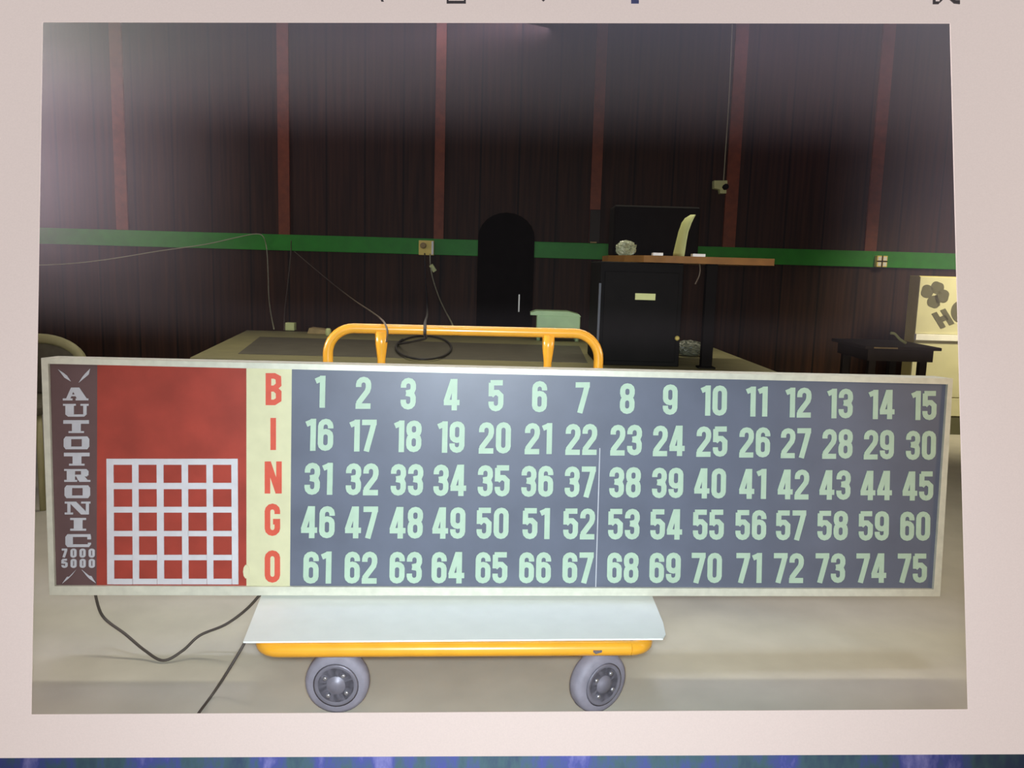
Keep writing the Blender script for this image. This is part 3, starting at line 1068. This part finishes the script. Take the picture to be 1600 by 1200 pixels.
# dark holder on the fourth batten
t = thing('batten_holder', at_y(927, 382, WY - 0.03), 'dark clip holder with pale lower lip on a batten above the rail', 'holder')
bm = NB()
h0, h1 = at_y(920, 380, WY - 0.03), at_y(939, 328, WY - 0.03)
box(bm, (h0.x, WY - 0.05, h0.z), (h1.x, WY - 0.0225, h1.z), 0.006)
obj('body', bm, m_darkbrown, t)
bm = NB()  # pale bar painted in as the holder's highlight
a_, b_ = at_y(922, 380, WY - 0.05), at_y(932, 378, WY - 0.05)
box(bm, (a_.x, WY - 0.06, h0.z + 0.001), (b_.x, WY - 0.0505, h0.z + 0.012))
obj('glint', bm, m_tan, t, label='painted pale lip')

W1 = WY - 0.09
cable('hanging_wire', [at_y(1144, 38, WY - 0.035), at_y(1141.5, 100, WY - 0.04), at_y(1138, 170, WY - 0.04), at_y(1134, 230, WY - 0.04), at_y(1130.5, 283, WY - 0.04)],
      0.0042, m_pale_wire, 'straight pale wire running down the wall to the junction box', 'wire')
cable('slack_wire', [at_y(50, 414.5, W1), at_y(108, 412, W1), at_y(170, 405, W1), at_y(250, 392, W1), at_y(320, 382, W1), at_y(370, 371, W1), at_y(400, 365.5, W1), at_y(412, 371, W1),
                     at_y(417, 392, W1), at_y(419, 430, 6.0), at_y(420, 462, 5.5), at_y(423, 488, 5.0), at_y(428, 514, 4.62)], 0.0036, m_pale_wire,
      'pale slack wire looping over the green rail and down to the table', 'wire')
cable('thin_cord', [at_y(455, 376, W1), at_y(454, 400, W1), at_y(449, 450, 5.8), at_y(445, 485, 5.1), at_y(444, 515, 4.62)], 0.004, m_dim_wire,
      'thin brown cord dropping from the rail to the pale block on the table', 'cord')
cable('thin_cord', [at_y(460, 393, W1), at_y(500, 427, 5.6), at_y(545, 463, 4.4), at_y(583, 489, 3.3), at_y(597, 500, 2.72), at_y(603, 509, 2.60), at_y(605.5, 520, 2.58), at_y(604, 534, 2.6)], 0.0032, m_dim_wire,
      'thin brown cord slanting from the rail down over the left shoulder of the cart handle', 'cord')
ring = []
for k in range(30):
    a = math.radians(-70 + 380 * k / 29)
    q_ = at_z(662 + 43 * math.sin(a), 546 - 19 * math.cos(a), TZ)
    ring.append(Vector((q_.x, q_.y, TZ + 0.006 + 0.0002 * k)))
cable('black_cable', [at_y(663.5, 396, WY - 0.08), at_y(665, 440, 6.2), at_y(667, 468, 5.2), at_y(667.5, 490, 4.0), at_y(664.5, 503, 2.8), at_y(664, 512, 2.595), at_y(663.5, 522, 2.60), at_y(661, 530, 3.0)] + ring,
      0.005, m_blackcord, 'black cable from the yellowish outlet over the cart handle to a coil on the table', 'cable', n=5)
cable('pale_cord', [at_y(672, 397, WY - 0.08), at_y(672.5, 414, 6.5), at_y(676, 434, 6.2), at_y(685, 462, 5.6), at_y(695, 484, 5.1), at_y(706, 505, 4.6), at_y(712, 524, 4.3)], 0.0045, m_pale_wire,
      'pale cord falling at a slant from the yellowish outlet to the table', 'cord')
bm = NB()
q_ = at_y(676.5, 419, 6.46)
box(bm, (-0.016, -0.012, -0.03), (0.016, 0.012, 0.03), 0.004, Matrix.Translation(q_) @ Matrix.Rotation(-0.6, 4, 'Y'))
tag(obj('plug_adaptor', bm, m_ivory), 'small pale plug adaptor on the cord just under the yellowish outlet', 'plug')

# ------------------------------------------------------------------ white cabinet with clover at the right
Ym = 6.05
mz = at_y(1440, 431, Ym).z
mx0, mx1 = at_y(1419, 500, Ym).x, at_y(1432, 500, Ym).x
mx2 = mx1 + 0.75
mc = thing('white_cabinet', ((mx0 + mx2) / 2, Ym + 0.25, 0), 'yellowed white cabinet with clover and lettering beside the dark side table', 'cabinet')
bm = NB()
box(bm, (mx1 - 0.002, Ym + 0.012, 0), (mx2, Ym + 0.16, mz), 0.004)
obj('body', bm, m_machine2, mc)
bm = NB()
box(bm, (mx1, Ym, at_y(1460, 522, Ym).z), (mx2 - 0.02, Ym + 0.0125, mz - 0.006), 0.004)
obj('sign_panel', bm, m_machine, mc, label='white sign panel with clover')
bm = NB()
box(bm, (mx1, Ym - 0.02, at_y(1460, 532, Ym).z), (mx2 - 0.02, Ym + 0.0125, at_y(1460, 522.5, Ym).z), 0.003)
obj('shelf_strip', bm, m_bright, mc, label='bright horizontal strip')
bm = NB()
z1, z2 = at_y(1490, 621, Ym).z, at_y(1490, 650, Ym).z
box(bm, (mx1, Ym, z1), (mx2 - 0.02, Ym + 0.0125, at_y(1460, 532, Ym).z), 0.003)
obj('door', bm, m_machine, mc)
bm = NB()
box(bm, (mx1, Ym - 0.004, z2), (mx2 - 0.02, Ym + 0.0125, z1 - 0.006), 0.003)
obj('drawer', bm, m_machine, mc)
bm = NB()
box(bm, (mx1, Ym + 0.004, 0.0), (mx2 - 0.02, Ym + 0.0125, z2 - 0.006))
obj('plinth', bm, m_motif, mc, label='dark plinth')
bm = NB()
for (cx_, cy_, ang) in ((1465, 449, 70), (1448.5, 455, 165), (1474, 462.5, -15), (1459, 472, 250)):
    pts = []
    for k in range(28):      # heart-shaped leaf
        a = 2 * math.pi * k / 28
        u_ = 10.2 * (1 - 0.18 * max(0, math.cos(a)) ** 8)
        lx, ly = u_ * math.cos(a), u_ * 1.0 * math.sin(a)
        ca, sa = math.cos(math.radians(ang)), math.sin(math.radians(ang))
        pts.append((cx_ + lx * ca - ly * sa, cy_ - (lx * sa + ly * ca)))
    slab(bm, [at_y(x, y, Ym - 0.003) for x, y in pts], (0, 0.004, 0))
slab(bm, [at_y(x, y, Ym - 0.003) for x, y in ((1460, 462), (1464, 460), (1469, 477), (1465, 479))], (0, 0.004, 0))
obj('clover', bm, m_motif, mc, label='grey four-leaf clover')
bm = NB()
for qd in ([(-9, -13), (-2, -13), (-2, 13), (-9, 13)], [(3, -13), (10, -13), (10, 13), (3, 13)], [(-6, -4), (6, -4), (6, 4), (-6, 4)]):
    ca, sa = math.cos(math.radians(-26)), math.sin(math.radians(-26))
    slab(bm, [at_y(1473 + 1.25 * (x * ca - y * sa), 498 + (x * sa + y * ca), Ym - 0.003) for x, y in qd], (0, 0.004, 0))
obj('letter', bm, m_motif, mc, label='letter H')
bm = NB()
for cx_, nm in ((1501, 'O'),):
    n_ = 24
    for k in range(n_):
        a0, a1 = 2 * math.pi * k / n_, 2 * math.pi * (k + 1) / n_
        slab(bm, [at_y(cx_ + 15 * math.cos(a0), 487 + 17 * math.sin(a0), Ym - 0.003), at_y(cx_ + 15 * math.cos(a1), 487 + 17 * math.sin(a1), Ym - 0.003),
                  at_y(cx_ + 5 * math.cos(a1), 487 + 7 * math.sin(a1), Ym - 0.003), at_y(cx_ + 5 * math.cos(a0), 487 + 7 * math.sin(a0), Ym - 0.003)], (0, 0.004, 0))
obj('letter', bm, m_motif, mc, label='letter O')

# dark side table
Yt = 4.6
tz = at_y(1440, 543, Yt).z
tx0, tx1 = at_y(1352, 545, Yt).x, at_y(1472, 545, Yt).x
st_ = thing('side_table', ((tx0 + tx1) / 2, Yt + 0.25, 0), 'small dark brown side table behind the right end of the bingo board', 'table')
bm = NB()
box(bm, (tx0, Yt, tz - 0.018), (tx1, Yt + 0.5, tz), 0.004)
obj('tabletop', bm, m_darkbrown, st_)
bm = NB()
box(bm, (tx0 + 0.03, Yt + 0.03, tz - 0.085), (tx1 - 0.03, Yt + 0.47, tz - 0.018))
obj('apron', bm, m_darkbrown, st_)
bm = NB()  # tan strip paints the highlight along the front edge
box(bm, (at_y(1365, 551, Yt).x, Yt - 0.003, tz - 0.012), (at_y(1402, 551, Yt).x, Yt + 0.001, tz - 0.005))
obj('edge_highlight', bm, m_tan, st_, label='painted highlight on the front edge')
for x in (tx0 + 0.05, tx1 - 0.09):
    for y in (Yt + 0.05, Yt + 0.42):
        bm = NB()
        box(bm, (x, y, 0), (x + 0.04, y + 0.04, tz - 0.018), 0.003)
        obj('leg', bm, m_darkbrown, st_)
bm = NB()
p = at_y(1402, 538, Yt + 0.2)
tube(bm, smooth_path([(p.x + 0.05, Yt + 0.2, tz + 0.006), (p.x + 0.01, Yt + 0.2, tz + 0.030), (p.x - 0.02, Yt + 0.2, tz + 0.058), (p.x - 0.045, Yt + 0.2, tz + 0.062)], 5), 0.008, 10)
tag(obj('bent_tube', bm, m_ivory), 'small pale bent tube lying on the dark side table', 'tube')

# ------------------------------------------------------------------ pale round-framed chair at the left
Yh = 4.0
chx = at_y(62, 530, Yh).x
czt = at_y(66, 524, Yh).z
ch = thing('rounded_chair', (chx, Yh + 0.2, 0), 'pale chair with a rounded back frame and dark pad behind the board left end', 'chair')
hw = 0.205
prof = [(-hw, 0.46), (-hw, czt - 0.16)] + [(-hw * math.cos(math.radians(a)), czt - 0.135 + 0.12 * math.sin(math.radians(a))) for a in range(10, 171, 10)] + [(hw, czt - 0.16), (hw, 0.46)]
bm = NB()
tube(bm, [(chx + x, Yh, z) for x, z in prof], 0.024, 12)
obj('back_frame', bm, m_chairframe, ch)
bm = NB()
slab(bm, [(chx + x * 0.93, Yh - 0.004, z - 0.012) for x, z in prof], (0, 0.022, 0))
obj('backrest', bm, m_chairpad, ch)
bm = NB()
box(bm, (chx - 0.21, Yh - 0.41, 0.43), (chx + 0.21, Yh + 0.02, 0.475), 0.018)
obj('seat', bm, m_chairpad, ch)
for sx_ in (-1, 1):
    for y0, y1 in ((Yh - 0.36, Yh - 0.40), (Yh - 0.01, Yh + 0.05)):
        bm = NB()
        tube(bm, [(chx + sx_ * 0.185, y0, 0.44), (chx + sx_ * 0.205, y1, 0)], 0.014, 10)
        obj('leg', bm, m_chairframe, ch)
